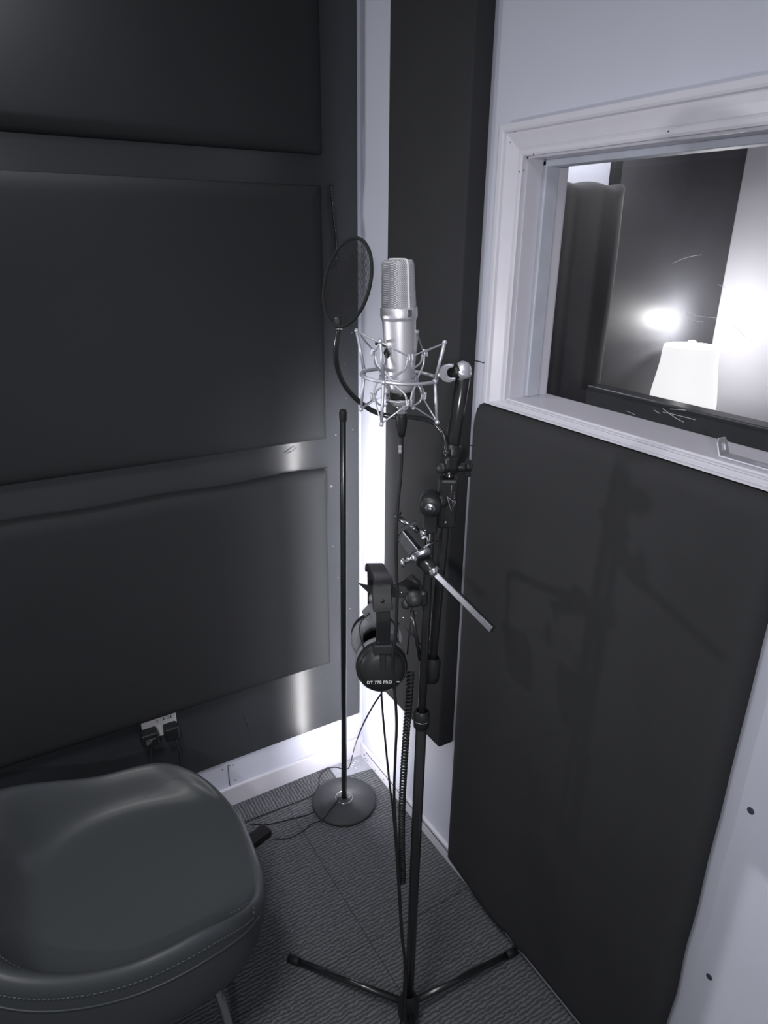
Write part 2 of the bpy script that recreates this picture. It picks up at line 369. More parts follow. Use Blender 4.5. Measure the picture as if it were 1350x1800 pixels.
# double socket on the left wall
so = thing('wall_socket', 'white plastic double socket with two black plugs in it, low on the dark board', 'wall socket', (-0.735, -0.012, 0.40))
b = MB(); b.box((-0.790, -0.022, 0.402), (-0.683, -0.012, 0.489), 0.004); b.build('plate', M_PLASTIC, so)
b = MB()
for x in (-0.762, -0.7365, -0.711): b.poly([(x - 0.004, -0.0221, 0.480), (x + 0.004, -0.0221, 0.480), (x, -0.0221, 0.473)], (0, -0.0005, 0))
b.build('socket_hole', M_LINE, so)
for x in (-0.722, -0.700, -0.742, -0.708): 
    b = MB(); b.box((x - 0.0012, -0.0235, 0.459), (x + 0.0012, -0.022, 0.470)); b.build('switch', M_LINE, so)
for (xa, xb, za, zb, lab, pts) in ((-0.800, -0.748, 0.405, 0.452, 'large black plug with tiny white print, in the left half of the socket', ((-0.775, -0.055, 0.41), (-0.79, -0.06, 0.33), (-0.80, -0.05, 0.22), (-0.82, -0.05, 0.09), (-0.90, -0.06, 0.012))),
                                   (-0.730, -0.686, 0.400, 0.448, 'smaller black plug in the right half of the socket', ((-0.70, -0.045, 0.405), (-0.695, -0.055, 0.34), (-0.70, -0.05, 0.22), (-0.72, -0.05, 0.10), (-0.75, -0.07, 0.012)))):
    pl = thing('plug', lab, 'plug', ((xa + xb) / 2, -0.022, za), 'black plugs in the double socket')
    b = MB(); b.box((xa, -0.062, za), (xb, -0.0225, zb), 0.007, 3); b.build('plug_body', M_BLACKPL, pl)
    b = MB(); b.tube(spline(pts), 0.0028, 8); b.build('cord', M_RUBBER, pl)
    if xa < -0.78:
        b = MB()
        for i in range(9):
            x = xa + 0.010 + i * 0.0035; b.box((x, -0.0626, 0.430 + random.random() * 0.002), (x + 0.0022, -0.0621, 0.4345 + random.random() * 0.002))
        for i in range(3): b.box((xa + 0.012, -0.0626, 0.417 + i * 0.004), (xa + 0.018 + i * 0.005, -0.0621, 0.419 + i * 0.004))
        b.build('printed_label', M_GREYPAD, pl)

# right wall: tall dark panel beside the corner and big black panel under the window
b = MB(); b.box((-0.053, -0.566, 0.463), (0.0, -0.236, 2.72), 0.006, 3)
tag(b.build('acoustic_panel', M_FABRIC, None, 40), 'tall narrow black panel on the right wall behind the microphone', 'acoustic panel', 'black panels on the right wall')
def big_panel():
    nu, nv = 30, 40; bm = bmesh.new()
    y0, y1, z0, z1 = -0.618, -1.374, 0.047, 1.512; R = 0.03; rows = []
    for j in range(nv + 1):
        row = []
        for i in range(nu + 1):
            u = 0.5 - 0.5 * math.cos(PI * i / nu); v = 0.5 - 0.5 * math.cos(PI * j / nv)
            y = y0 + (y1 - y0) * u; z = z0 + (z1 - z0) * v
            e = min(abs(y - y0), abs(y - y1)) / R; g = min(z - z0, z1 - z) / R
            h = math.sqrt(max(0, 1 - (1 - min(1, e)) ** 2)); k = math.sqrt(max(0, 1 - (1 - min(1, g)) ** 2))
            x = -0.022 - 0.031 * min(h, k) - 0.006 * math.sin(PI * u) * math.sin(PI * v)
            if v < 0.5: z += (0.026 * (1 - smooth(0.0, 0.30, u)) + 0.014 * smooth(0.36, 0.40, u) - 0.012 * smooth(0.44, 0.455, u) + 0.014 * smooth(0.47, 0.50, u)) * (1 - 2 * v)
            # rounded top-left corner
            if v > 0.97: y = y + (0.012 * (v - 0.97) / 0.03) * (1 if u > 0.5 else -1) * (1 if min(u, 1 - u) < 0.06 else 0)
            if u > 0.85: y += 0.004 * math.sin(z * 26) * (1 - v) ** 2
            row.append(bm.verts.new((x, y, z)))
        rows.append(row)
    for j in range(nv):
        for i in range(nu): bm.faces.new((rows[j][i], rows[j][i + 1], rows[j + 1][i + 1], rows[j + 1][i])).smooth = True
    rim = rows[0][:] + [rows[j][nu] for j in range(1, nv + 1)] + [rows[nv][i] for i in range(nu - 1, -1, -1)] + [rows[j][0] for j in range(nv - 1, 0, -1)]
    back = [bm.verts.new((-0.0145, v.co.y, v.co.z)) for v in rim]; n = len(rim)
    for i in range(n): bm.faces.new((rim[i], back[i], back[(i + 1) % n], rim[(i + 1) % n]))
    bm.faces.new(back); b = MB(); b.bm.free(); b.bm = bm; return b
tag(big_panel().build('acoustic_panel', M_FABRIC), 'big black fabric panel on the right wall under the window', 'acoustic panel', 'black panels on the right wall')

# ------------------------------------------------------------------ window to the control room
win = bpy.data.objects.new('window_1', None); COL.objects.link(win); win.location = (0.05, -1.15, 1.53); win['kind'] = 'structure'; win['label'] = 'white framed window between the booth and the lit control room'
prof = [(0.0, 0.0), (0.0, 0.011), (0.004, 0.013), (0.011, 0.013), (0.013, 0.010), (0.016, 0.012), (0.030, 0.016), (0.041, 0.020), (0.044, 0.020), (0.046, 0.025), (0.050, 0.027), (0.060, 0.027), (0.060, 0.0)]
b = MB(); bm = b.bm
cor = [(WY0, WZ0, 1, -1), (WY0, WZ1, 1, 1), (WY1, WZ1, -1, 1), (WY1, WZ0, -1, -1)]
loops = [[bm.verts.new((-h, y + sy * w_, z + sz * (w_ if sz > 0 else w_ * 0.25))) for (w_, h) in prof] for (y, z, sy, sz) in cor]
for i in range(4):
    A = loops[i]; B = loops[(i + 1) % 4]
    for k in range(len(prof) - 1): bm.faces.new((A[k], A[k + 1], B[k + 1], B[k]))
b.build('casing', M_TRIM, win)
b = MB()      # jamb lining
b.box((0.0, WY0 - 0.004, WZ0), (0.1135, WY0, WZ1)); b.box((0.0, WY1, WZ0), (0.1135, WY1 + 0.004, WZ1)); b.box((0.0, WY1, WZ1 - 0.004), (0.1135, WY0, WZ1))
b.build('jamb', M_TRIM, win)
b = MB(); b.box((-0.006, WY1, WZ0 - 0.006), (0.1135, WY0, WZ0 + 0.004), 0.002); b.build('sill', M_TRIM, win)
b = MB()
b.box((0.040, WY0 - 0.016, WZ0 + 0.004), (0.078, WY0 - 0.004, WZ1 - 0.004), 0.003); b.box((0.040, WY1 + 0.004, WZ0 + 0.004), (0.078, WY1 + 0.016, WZ1 - 0.004), 0.003)
b.box((0.040, WY1, WZ1 - 0.017), (0.078, WY0 - 0.004, WZ1 - 0.004), 0.003)
b.build('glazing_bead', M_BEAD, win)
b = MB(); b.box((0.078, WY0 - 0.010, WZ0 + 0.004), (0.106, WY0 - 0.004, WZ1 - 0.004), 0.001); b.box((0.078, WY1, WZ1 - 0.012), (0.106, WY0 - 0.004, WZ1 - 0.004), 0.001)
b.build('inner_stop', M_TRIM, win)
b = MB(); b.box((0.108, WY1 + 0.004, WZ0 + 0.004), (0.112, WY0 - 0.004, WZ1 - 0.004)); gl = b.build('glass_pane', M_GLASS, win)
b = MB()
for q in (((1182, 463), (1200, 455), (1218, 450), (1233, 448)), ((1205, 552), (1228, 556), (1258, 559)), ((1210, 563), (1235, 566)), ((1207, 548), (1222, 553)), ((1290, 572), (1300, 582), (1310, 592)), ((1313, 722), (1330, 708), (1342, 692), (1349, 680)), ((1318, 700), (1329, 690)), ((1165, 718), (1185, 733), (1202, 742)), ((1165, 724), (1195, 731), (1222, 738)), ((1178, 719), (1205, 721)), ((1150, 721), (1160, 727)), ((1100, 722), (1116, 729)), ((1262, 500), (1275, 506))):
    b.tube(spline([on_x(px, py, 0.1075) for px, py in q], 5), 0.00035, 5)
b.build('scratch', M_INK, gl)
b = MB()
for (px, py) in ((913, 302), (897, 250), (905, 231), (938, 271), (1139, 185), (1175, 231), (921, 299)):
    p = on_x(px, py, -0.024 if px < 1100 else -0.02); b.ball(p, 0.0013, 8)
b.build('nail_hole', M_LINE, win)
# slotted metal bracket lying on the sill
p = on_z(1275, 800, WZ0 + 0.006); br = thing('bracket', 'small slotted metal bracket lying on the window sill', 'bracket', (p.x, p.y, WZ0 + 0.004))
b = MB(); y0 = p.y; x0 = p.x
for (ya, yb, xa, xb) in ((y0, y0 - 0.22, x0 - 0.014, x0 - 0.008), (y0, y0 - 0.22, x0 + 0.006, x0 + 0.012), (y0, y0 - 0.05, x0 - 0.008, x0 + 0.006), (y0 - 0.10, y0 - 0.13, x0 - 0.008, x0 + 0.006), (y0 - 0.20, y0 - 0.22, x0 - 0.008, x0 + 0.006)):
    b.box((xa, yb, WZ0 + 0.0045), (xb, ya, WZ0 + 0.0075))
b.build('slotted_plate', M_WIRE, br)
b = MB()
t = bmesh.new()
out = [(-0.013, 0), (0.013, 0), (0.013, 0.024), (0.008, 0.032), (-0.008, 0.032), (-0.013, 0.024)]; inn = [(-0.005, 0.010), (0.005, 0.010), (0.005, 0.020), (0.003, 0.023), (-0.003, 0.023), (-0.005, 0.020)]
for s in (0, 0.0025):
    pass
va = [[t.verts.new((x, s, z)) for x, z in out] for s in (0, 0.0025)]; vb = [[t.verts.new((x, s, z)) for x, z in inn] for s in (0, 0.0025)]
for i in range(6):
    k = (i + 1) % 6
    for s in (0, 1): t.faces.new((va[s][i], va[s][k], vb[s][k], vb[s][i]))
    t.faces.new((va[0][i], va[1][i], va[1][k], va[0][k])); t.faces.new((vb[0][i], vb[1][i], vb[1][k], vb[0][k]))
bmesh.ops.recalc_face_normals(t, faces=list(t.faces))
b.add(t, Matrix.Translation((x0 - 0.001, y0, WZ0 + 0.0045)) @ Matrix.Rotation(-0.35, 4, 'X'))
b.build('upright_tab', M_WIRE, br)

# ------------------------------------------------------------------ control room beyond the glass
struct(MB().box((1.73, -2.6, 0.0), (1.83, 0.10, 2.75)).build('wall_far', M_CTRL))
struct(MB().box((0.1135, -2.7, 0.0), (1.83, -2.6, 2.75)).build('wall_back', M_CTRL))
struct(MB().box((0.1135, -2.7, 2.75), (1.83, 0.10, 2.82)).build('ceiling', M_CTRL))
b = MB(); b.box((1.035, -0.014, 0.1), (1.728, 0.0, 2.74), 0.002, 1)
tag(b.build('wall_board', M_CBOARD), 'dark satin board on the control room wall, lit by the lamp', 'wall board')
b = MB(); b.box((0.992, -0.02, 0.1), (1.034, 0.0, 2.74), 0.002, 1); struct(b.build('trim_1', M_FABRIC))
def velvet_panel():
    nu, nv = 30, 30; bm = bmesh.new(); rows = []
    x0, x1, z0, z1, R = 0.30, 1.020, 0.9, 2.05, 0.06
    for j in range(nv + 1):
        row = []
        for i in range(nu + 1):
            u = 0.5 - 0.5 * math.cos(PI * i / nu); v = 0.5 - 0.5 * math.cos(PI * j / nv)
            x = x0 + (x1 - x0) * u; z = z0 + (z1 - z0) * v
            e = min(x - x0, x1 - x) / R; g = min(z - z0, z1 - z) / 0.03
            h = min(math.sqrt(max(0, 1 - (1 - min(1, e)) ** 2)), math.sqrt(max(0, 1 - (1 - min(1, g)) ** 2)))
            y = -0.022 - 0.068 * h + 0.004 * math.sin(z * 9 + x * 14) * h
            row.append(bm.verts.new((x, y, z + 0.005 * v ** 8 * math.sin(x * 38))))
        rows.append(row)
    for j in range(nv):
        for i in range(nu): bm.faces.new((rows[j][i], rows[j][i + 1], rows[j + 1][i + 1], rows[j + 1][i])).smooth = True
    rim = rows[0][:] + [rows[j][nu] for j in range(1, nv + 1)] + [rows[nv][i] for i in range(nu - 1, -1, -1)] + [rows[j][0] for j in range(nv - 1, 0, -1)]
    back = [bm.verts.new((v.co.x, -0.0205, v.co.z)) for v in rim]; n = len(rim)
    for i in range(n): bm.faces.new((rim[i], back[i], back[(i + 1) % n], rim[(i + 1) % n]))
    bm.faces.new(back); b = MB(); b.bm.free(); b.bm = bm; return b
tag(velvet_panel().build('acoustic_panel', M_VELVET), 'dark soft panel seen through the left of the window, its right edge lit', 'acoustic panel')
b = MB(); b.box((0.20, -1.7, 1.40), (0.245, -0.737, 1.552), 0.003); b.box((0.20, -1.7, 0.0), (0.245, -1.62, 1.40)); b.box((0.20, -0.82, 0.0), (0.245, -0.74, 1.40))
tag(b.build('ledge', M_LEDGE), 'dark glossy ledge just beyond the bottom of the window glass', 'ledge')
LX, LY = 1.405, -0.145
tb = thing('side_table', 'dark table carrying the lamp in the control room', 'table', (LX, LY, 0))
b = MB(); b.box((LX - 0.3, LY - 0.3, 0.98), (LX + 0.3, LY + 0.12, 1.01), 0.004); b.build('tabletop', M_WOOD, tb)
for sx in (-0.27, 0.27):
    for sy in (-0.27, 0.09):
        b = MB(); b.box((LX + sx - 0.02, LY + sy - 0.02, 0), (LX + sx + 0.02, LY + sy + 0.02, 0.98)); b.build('leg', M_WOOD, tb)
tl = thing('table_lamp', 'glowing white table lamp with a flared shade in the control room', 'lamp', (LX, LY, 1.01))
b = MB(); b.lathe([(0, 1.01), (0.075, 1.01), (0.075, 1.02), (0.03, 1.04), (0.05, 1.09), (0.055, 1.13), (0.03, 1.19), (0.012, 1.21), (0, 1.21)], Matrix.Translation((LX, LY, 0))); b.build('base', M_PLASTIC, tl)
b = MB(); b.lathe([(0.129, 1.23), (0.128, 1.27), (0.122, 1.32), (0.114, 1.37), (0.107, 1.42), (0.104, 1.47), (0.103, 1.485), (0.100, 1.49), (0.097, 1.48), (0.101, 1.42), (0.108, 1.37), (0.116, 1.32), (0.122, 1.27), (0.123, 1.23)], Matrix.Translation((LX, LY, 0)), 40); b.build('lamp_shade', M_SHADE, tl)
b = MB(); b.lathe([(0, 1.482), (0.022, 1.486), (0.02, 1.498), (0.013, 1.508), (0.0, 1.512)], Matrix.Translation((LX, LY, 0)), 20); b.tube([(LX - 0.099, LY, 1.483), (LX + 0.099, LY, 1.483)], 0.003, 6); b.tube([(LX, LY, 1.20), (LX, LY, 1.49)], 0.005, 8); b.build('finial', M_SHADE, tl)
pd = bpy.data.lights.new('lamp_bulb', 'POINT'); pd.energy = 4.6; pd.shadow_soft_size = 0.02; pd.color = (1, 0.99, 1)
po = bpy.data.objects.new('lamp_bulb', pd); COL.objects.link(po); po.location = (1.445, -0.105, 1.57)

# ------------------------------------------------------------------ straight stand with round base
SB = on_z(605, 1405, 0.02); SB.z = 0.007
st = thing('floor_lamp', 'slim black corner lamp pole on a round iron base, its light strip facing the corner', 'lamp', SB)
T0 = Matrix.Translation((SB.x, SB.y, 0))
b = MB(); b.lathe([(0, 0.007), (0.108, 0.007), (0.113, 0.010), (0.113, 0.016), (0.109, 0.020), (0.05, 0.026), (0.028, 0.028), (0, 0.028)], T0, 56); b.build('base', M_IRON, st)
top = on_y(603, 722, 0); d = ray(603, 722); n2 = Vector((SB.x - CAM.x, SB.y - CAM.y, 0)); top = CAM + d * (n2.dot(n2) / n2.dot(d))
b = MB(); b.cyl((SB.x, SB.y, 0.028), (top.x, top.y, top.z - 0.006), 0.0095, 20, 0.002); b.build('pole', M_BLACKMET, st)
b = MB(); b.lathe([(0.0105, -0.03), (0.0112, -0.02), (0.0112, -0.004), (0.008, 0.003), (0, 0.005)], Matrix.Translation(top), 20); b.build('rubber_cap', M_RUBBER, st)
fc = Vector((-SB.x, -SB.y, 0)).normalized()
b = MB(); b.obox(Vector((SB.x, SB.y, 0.045)) + fc * 0.0105, Vector((top.x, top.y, top.z - 0.03)) + fc * 0.0105, 0.005, 0.0015, fc); b.build('light_strip', M_LED, st)
b = MB(); b.tube([(SB.x + 0.030 * math.cos(t), SB.y + 0.030 * math.sin(t), 0.0295) for t in [2 * PI * k / 30 for k in range(30)]], 0.0012, 6, True)
b.tube([(SB.x + 0.03, SB.y - 0.004, 0.03), (SB.x + 0.008, SB.y - 0.01, 0.03)], 0.0012, 6); b.build('collar', M_CHROME, st)

# ------------------------------------------------------------------ main microphone stand (tripod + upright boom)
HUB = on_z(718, 1768, 0.07); HUB.z = 0.07
ms = thing('microphone_stand', 'tall black tripod stand with its boom folded upright, carrying the silver microphone', 'microphone stand', (HUB.x, HUB.y, 0.007))
jn = at(757, 905); rg = at(741, 1265)
b = MB(); b.cyl((HUB.x, HUB.y, 0.045), rg, 0.0115, 20, 0.001); b.build('lower_tube', M_BLACKMET, ms)
b = MB(); b.cyl(rg, jn, 0.0085, 20, 0.001); b.build('upper_tube', M_BLACKMET, ms)
b = MB(); b.lathe([(0.0115, -0.02), (0.016, -0.016), (0.017, 0.0), (0.0165, 0.018), (0.012, 0.024)], frame(rg, jn - rg), 24); b.build('height_clutch', M_BLACKPL, ms)
b = MB(); b.tube([Vector(rg) + frame((0, 0, 0), jn - rg).to_3x3() @ Vector((0.0165 * math.cos(t), 0.0165 * math.sin(t), 0.002)) for t in [2 * PI * k / 30 for k in range(30)]], 0.0011, 6, True); b.build('chrome_ring', M_CHROME, ms)
b = MB(); b.lathe([(0.0, 0.03), (0.020, 0.03), (0.027, 0.045), (0.027, 0.085), (0.020, 0.105), (0.0125, 0.115)], Matrix.Translation((HUB.x, HUB.y, 0)), 24); b.build('leg_hub', M_BLACKPL, ms)
fL = on_z(508, 1684, 0.018); fR = Vector((-0.030, -0.935, 0.018)); fN = Vector((HUB.x - 0.14, HUB.y - 0.34, 0.018))
for f in (fL, fR, fN):
    d = (f - HUB); d.z = 0; d.normalize(); s = Vector((HUB.x, HUB.y, 0.075)) + d * 0.018
    e = s + (f - s) * 0.93
    b = MB(); b.tube([s, e], 0.0088, 12); lg = b.build('leg', M_BLACKMET, ms)
    b = MB(); b.tube([s + (f - s) * 0.90, f], 0.0108, 12); b.build('rubber_foot', M_RUBBER, lg)
# boom
bt = at(814, 662, 0.02); bm1 = at(791, 812, 0.02); bb_ = at(757, 1190, 0.03)
b = MB(); b.cyl(bm1, bt, 0.0125, 20, 0.0015); b.build('boom_sleeve', M_BLACKMET, ms)
b = MB(); b.cyl(bb_, bm1 + (bt - bm1) * 0.1, 0.0095, 20, 0.001); b.build('boom_tube', M_BLACKMET, ms)
b = MB(); b.lathe([(0.010, 0), (0.017, 0.004), (0.018, 0.02), (0.018, 0.05), (0.013, 0.06)], frame(bb_ - (bm1 - bb_).normalized() * 0.01, bm1 - bb_), 20); b.build('boom_end_grip', M_RUBBER, ms)
b = MB(); b.lathe([(0.0125, -0.02), (0.018, -0.015), (0.019, 0.01), (0.017, 0.028), (0.013, 0.034)], frame(bm1, bt - bm1), 20); b.build('boom_clutch', M_BLACKPL, ms)
vr = Vector((RGT.x, RGT.y, 0)).normalized()     # sideways, as the boom joint is turned
vg = Vector((NV.x, NV.y, 0))
# swivel joint: two round friction discs on a cross axle
sw = at(757, 882, -0.005)
b = MB(); b.cyl(sw - vg * 0.030, sw + vg * 0.016, 0.0195, 28, 0.004); b.build('swivel_disc', M_BLACKPL, ms)
b = MB(); b.cyl(sw - vg * 0.036, sw - vg * 0.030, 0.010, 20, 0.002); b.ball(sw - vg * 0.036, 0.0045, 10); b.build('axle_bolt', M_WORN, ms)
b = MB(); c2 = at(786, 878, 0.02)
b.obox(at(789, 838, 0.015), at(783, 925, 0.02), 0.030, 0.034, vr, 0.006); b.cyl(sw + vr * 0.010, c2, 0.013, 18); b.build('swivel_block', M_BLACKPL, ms)
b = MB(); b.obox(at(757, 893), at(756, 935), 0.026, 0.024, vr, 0.004); b.build('post_socket', M_BLACKPL, ms)
kn = at(820, 822, 0.02)
b = MB()
K = frame(kn, vr + Vector((0, 0, -0.05)))
for k in range(3):
    a = 2 * PI * k / 3 + 0.5; b.obox(K @ Vector((0, 0, 0)), K @ Vector((0.017 * math.cos(a), 0.017 * math.sin(a), 0.004)), 0.011, 0.012, vr, 0.003)
b.cyl(K @ Vector((0, 0, -0.03)), K @ Vector((0, 0, 0.009)), 0.008, 16, 0.002); b.build('tightening_knob', M_BLACKPL, ms)
p = at(783, 918, -0.002)
for q in (p, at(789, 832, -0.004)):
    b = MB(); b.ball(q, 0.0034, 10); b.build('screw_head', M_CHROME, ms)
# triangular printed mark on the swivel block
b = MB(); q = [at(786, 873, -0.0045), at(793, 898, -0.0045), at(800, 884, -0.0045)]
b.tube(q + [q[0]], 0.0007, 5); b.tube([at(794, 853, -0.0045), at(792, 876, -0.0045)], 0.0006, 5)
qq = at(798, 883, -0.005); b.tube([qq + vr * 0.003 * math.cos(t) + Vector((0, 0, 0.003 * math.sin(t))) for t in [2 * PI * k / 12 for k in range(12)]], 0.0005, 5, True)
for k in range(5): b.tube([at(797, 866 + k * 2.6, -0.005), at(800, 866 + k * 2.6, -0.005)], 0.0004, 4)
b.build('printed_mark', M_GREYPL, ms)

# ------------------------------------------------------------------ microphone
mb_ = at(705, 712); mt = at(699, 456)
ax = (mt - mb_).normalized(); ML = (mt - mb_).length
mic = thing('microphone', 'silver studio microphone with mesh head, standing in the wire shock mount', 'microphone', mb_)
hx = (vr * 0.58 - vg * 0.81).normalized()          # broad side of the head
MM = frame(mb_, ax, hx)
zc0 = ML * (712 - 553) / 257; zc1 = ML * (712 - 535) / 257
b = MB(); b.lathe([(0, 0), (0.014, 0), (0.0175, 0.003), (0.0185, 0.010), (0.0185, 0.0115)], MM, 40); b.build('lower_ring', M_NICKEL, mic)
b = MB(); b.lathe([(0.0178, 0.0112), (0.0188, 0.012), (0.0195, 0.018), (0.0198, 0.024), (0.0195, 0.0245)], MM, 40); b.build('dark_ring', M_BLACKPL, mic)  # black ring between the silver lower ring and the body
b = MB(); b.lathe([(0.0195, 0.024), (0.0212, 0.0245), (0.0218, 0.032), (0.0235, 0.05), (0.0255, 0.08), (0.0272, 0.115), (0.0278, zc0 - 0.004), (0.0278, zc0)], MM, 56); b.build('body', M_NICKEL, mic)
b = MB(); b.lathe([(0.0275, zc0 - 0.004), (0.029, zc0 - 0.003), (0.029, zc0 - 0.001), (0.0302, zc0), (0.0305, zc0 + 0.002), (0.0305, zc1 - 0.001), (0.0298, zc1), (0.025, zc1 + 0.0005)], MM, 56); b.build('collar', M_NICKEL, mic)
for s in (-1, 1):
    b = MB(); b.box((s * 0.0302 - 0.0012, -0.0045, zc0 + 0.003), (s * 0.0302 + 0.0012, 0.0045, zc1 - 0.002), 0.0008, 1, MM); b.build('retaining_clip', M_CHROME, mic)
HH = ML - zc1
def head(half):
    t = bmesh.new(); rings = []; nseg = 26
    lv = [(0.0, 1.0)] + [(k / 10 * 0.86, 1.0 - 0.02 * k / 10) for k in range(1, 11)] + [(0.90, 0.975), (0.94, 0.95), (0.97, 0.91), (0.99, 0.86), (1.0, 0.74)]
    for z, s in lv:
        ring = []
        for k in range(nseg + 1):
            a = (-PI / 2 + PI * k / nseg); c = math.cos(a); sn = math.sin(a)
            tap = 1.0 - 0.10 * z
            x = 0.0285 * s * (1 if sn > 0 else -1) * abs(sn) ** 0.62 * (1 - 0.03 * z)
            y = 0.0225 * s * abs(c) ** 0.62 * tap
            ring.append(t.verts.new((x, half * (y + 0.0006), zc1 + HH * z)))
        rings.append(ring)
    for A, B in zip(rings, rings[1:]):
        for k in range(nseg): t.faces.new((A[k], A[k + 1], B[k + 1], B[k])).smooth = True
    t.faces.new(rings[-1])
    return t
for s in (1, -1):
    b = MB(); b.add(head(s), MM); b.build('mesh_grille', M_GRILLE, mic)
b = MB()
path = []
for z, s in [(0.0, 1.0), (0.3, 0.99), (0.6, 0.985), (0.86, 0.98), (0.94, 0.95), (0.985, 0.88), (1.0, 0.76)]:
    path.append((0.0290 * s * (1 - 0.03 * z), zc1 + HH * z))
pts = [Vector((x, 0, z)) for x, z in path] + [Vector((0.01, 0, zc1 + HH * 1.005)), Vector((-0.01, 0, zc1 + HH * 1.005))] + [Vector((-x, 0, z)) for x, z in reversed(path)]
for a, c in zip(pts, pts[1:]): b.obox(MM @ a, MM @ c, 0.0034, 0.0018, MM.to_3x3() @ Vector((0, 1, 0)))
b.build('seam_band', M_INK, mic)
ba = math.radians(200)
pb = Vector((0, 0, 0))
bdv = (-vr * 0.78 - vg * 0.62).normalized(); bc = mb_ + ax * 0.090; bxx = ax.cross(bdv).normalized()
b = MB()
pp = [bc + bdv * 0.0262 + bxx * 0.0085, bc + bdv * 0.0262 + ax * 0.0085, bc + bdv * 0.0262 - bxx * 0.0085, bc + bdv * 0.0262 - ax * 0.0085]
b.poly(pp, bdv * 0.0022); b.build('diamond_badge', M_BLACKPL, mic)
b = MB(); b.lathe([(0, -0.015), (0.0095, -0.015), (0.010, -0.013), (0.0092, -0.011), (0.010, -0.009), (0.0092, -0.006), (0.010, -0.004), (0.010, 0.0005), (0, 0.0005)], MM, 28); b.build('socket', M_CHROME, mic)

# microphone cable
cbl = thing('microphone_cable', 'black cable hanging straight down from the microphone socket', 'cable', at(704, 732))
b = MB(); b.lathe([(0.0, 0.0), (0.010, 0.0), (0.0105, -0.003), (0.0095, -0.020), (0.0072, -0.030), (0.0055, -0.040), (0.0, -0.041)], frame(mb_ - ax * 0.0155, ax), 24); b.build('plug', M_BLACKPL, cbl)
P = [mb_ - ax * 0.054] + [at(*q) for q in ((706, 800, 0), (704, 840, 0), (699, 890, -0.005), (696, 960, -0.012), (698, 1040, -0.014), (696, 1110, -0.012), (690, 1160, -0.012), (694, 1215, -0.010), (697, 1270, -0.004), (695, 1330, 0.0), (693, 1400, 0.0), (697, 1480, -0.01), (702, 1560, -0.02), (707, 1640, -0.03), (713, 1720, -0.05))] + [Vector((HUB.x - 0.05, HUB.y - 0.06, 0.0125))]
b = MB(); b.tube(spline(P, 8), 0.0030, 10); b.build('cord', M_RUBBER, cbl)
b = MB()
for k in range(3): 
    for j in range(6):
        p = at(701.2 + k * 1.8, 784 + j * 2.4, -0.0036); b.box(p - Vector((0.0005, 0.0003, 0.0007)), p + Vector((0.0005, 0.0003, 0.0007)))
b.build('printed_mark', M_INK, cbl)

# ------------------------------------------------------------------ shock mount
RC = at(701.5, 661.5)
sm = thing('shock_mount', 'silver wire spider shock mount cradling the lower half of the microphone', 'shock mount', RC)
def vf(ang, r, z):      # point around the mount's axis; angle 0 to the right of the viewpoint, 90 away from it
    a = math.radians(ang); return RC + vr * (r * math.cos(a)) + vg * (r * math.sin(a)) + Vector((0, 0, z - 0.07 * r * math.cos(a)))
RR = 0.0635
b = MB(); b.tube([vf(k * 7.5, RR, 0) for k in range(48)], 0.0030, 10, True); b.build('outer_ring', M_WIRE, sm)
POST = (-110, -20, 70, 160); HOOK = (-65, 25, 115, 205)
for a in POST:
    b = MB(); tt = vf(a, 0.0790, 0.066); bt_ = vf(a, 0.0715, -0.068); mid = vf(a, RR + 0.001, 0)
    b.tube([tt, mid], [0.0030, 0.0027], 8); b.tube([mid, bt_], [0.0027, 0.0026], 8); b.ball(mid, 0.0048, 10)
    for e in (tt, bt_): b.ball(e, 0.0042, 10)
    b.build('strut', M_WIRE, sm)
for i in range(4):
    for z, zh, ro in ((0.065, 0.040, 0.0790), (-0.067, -0.036, 0.0715)):
        b = MB(); b.tube([vf(POST[i], ro, z), vf(HOOK[i], 0.044, zh), vf(POST[(i + 1) % 4], ro, z)], 0.0014, 6); b.build('elastic_cord', M_WIRE, sm)
for i in range(4):
    b = MB()
    for s in (-1, 1):
        b.tube(spline([vf(HOOK[i] + s * 5, 0.044, 0.036), vf(HOOK[i] + s * 10, 0.0415, 0.020), vf(HOOK[i] + s * 42, 0.0330, 0.002), vf(HOOK[i] + s * 55, 0.0325, -0.006)], 6), 0.0018, 8)
        b.tube(spline([vf(HOOK[i] + s * 5, 0.044, -0.030), vf(HOOK[i] + s * 10, 0.0415, -0.020), vf(HOOK[i] + s * 42, 0.0330, -0.006), vf(HOOK[i] + s * 55, 0.0325, 0.002)], 6), 0.0018, 8)
        b.tube(spline([vf(HOOK[i] + s * 5, 0.044, 0.036), vf(HOOK[i] + s * 4, 0.0455, 0.044), vf(HOOK[i] + s * 3, 0.049, 0.042), vf(HOOK[i] + s * 3, 0.050, 0.034)], 5), 0.0016, 8)
        b.tube(spline([vf(HOOK[i] + s * 5, 0.044, -0.030), vf(HOOK[i] + s * 4, 0.0455, -0.040), vf(HOOK[i] + s * 3, 0.049, -0.038), vf(HOOK[i] + s * 3, 0.050, -0.028)], 5), 0.0016, 8)
    b.tube(spline([vf(HOOK[i], 0.044, -0.030), vf(HOOK[i], 0.040, -0.044), vf(HOOK[i], 0.028, -0.050), vf(HOOK[i], 0.0205, -0.046)], 6), 0.0018, 8)
    b.build('basket_wire', M_WIRE, sm)
b = MB(); b.tube([vf(k * 10, 0.0325, -0.002) for k in range(36)], 0.0017, 8, True); b.tube([vf(k * 10, 0.0205, -0.040) for k in range(36)], 0.0019, 8, True); b.build('inner_ring', M_WIRE, sm)
# thumb lever for the clamp
b = MB(); b.obox(at(662, 604, -0.02), at(676, 607, -0.06), 0.006, 0.004); b.build('clamp_lever', M_BLACKPL, sm)
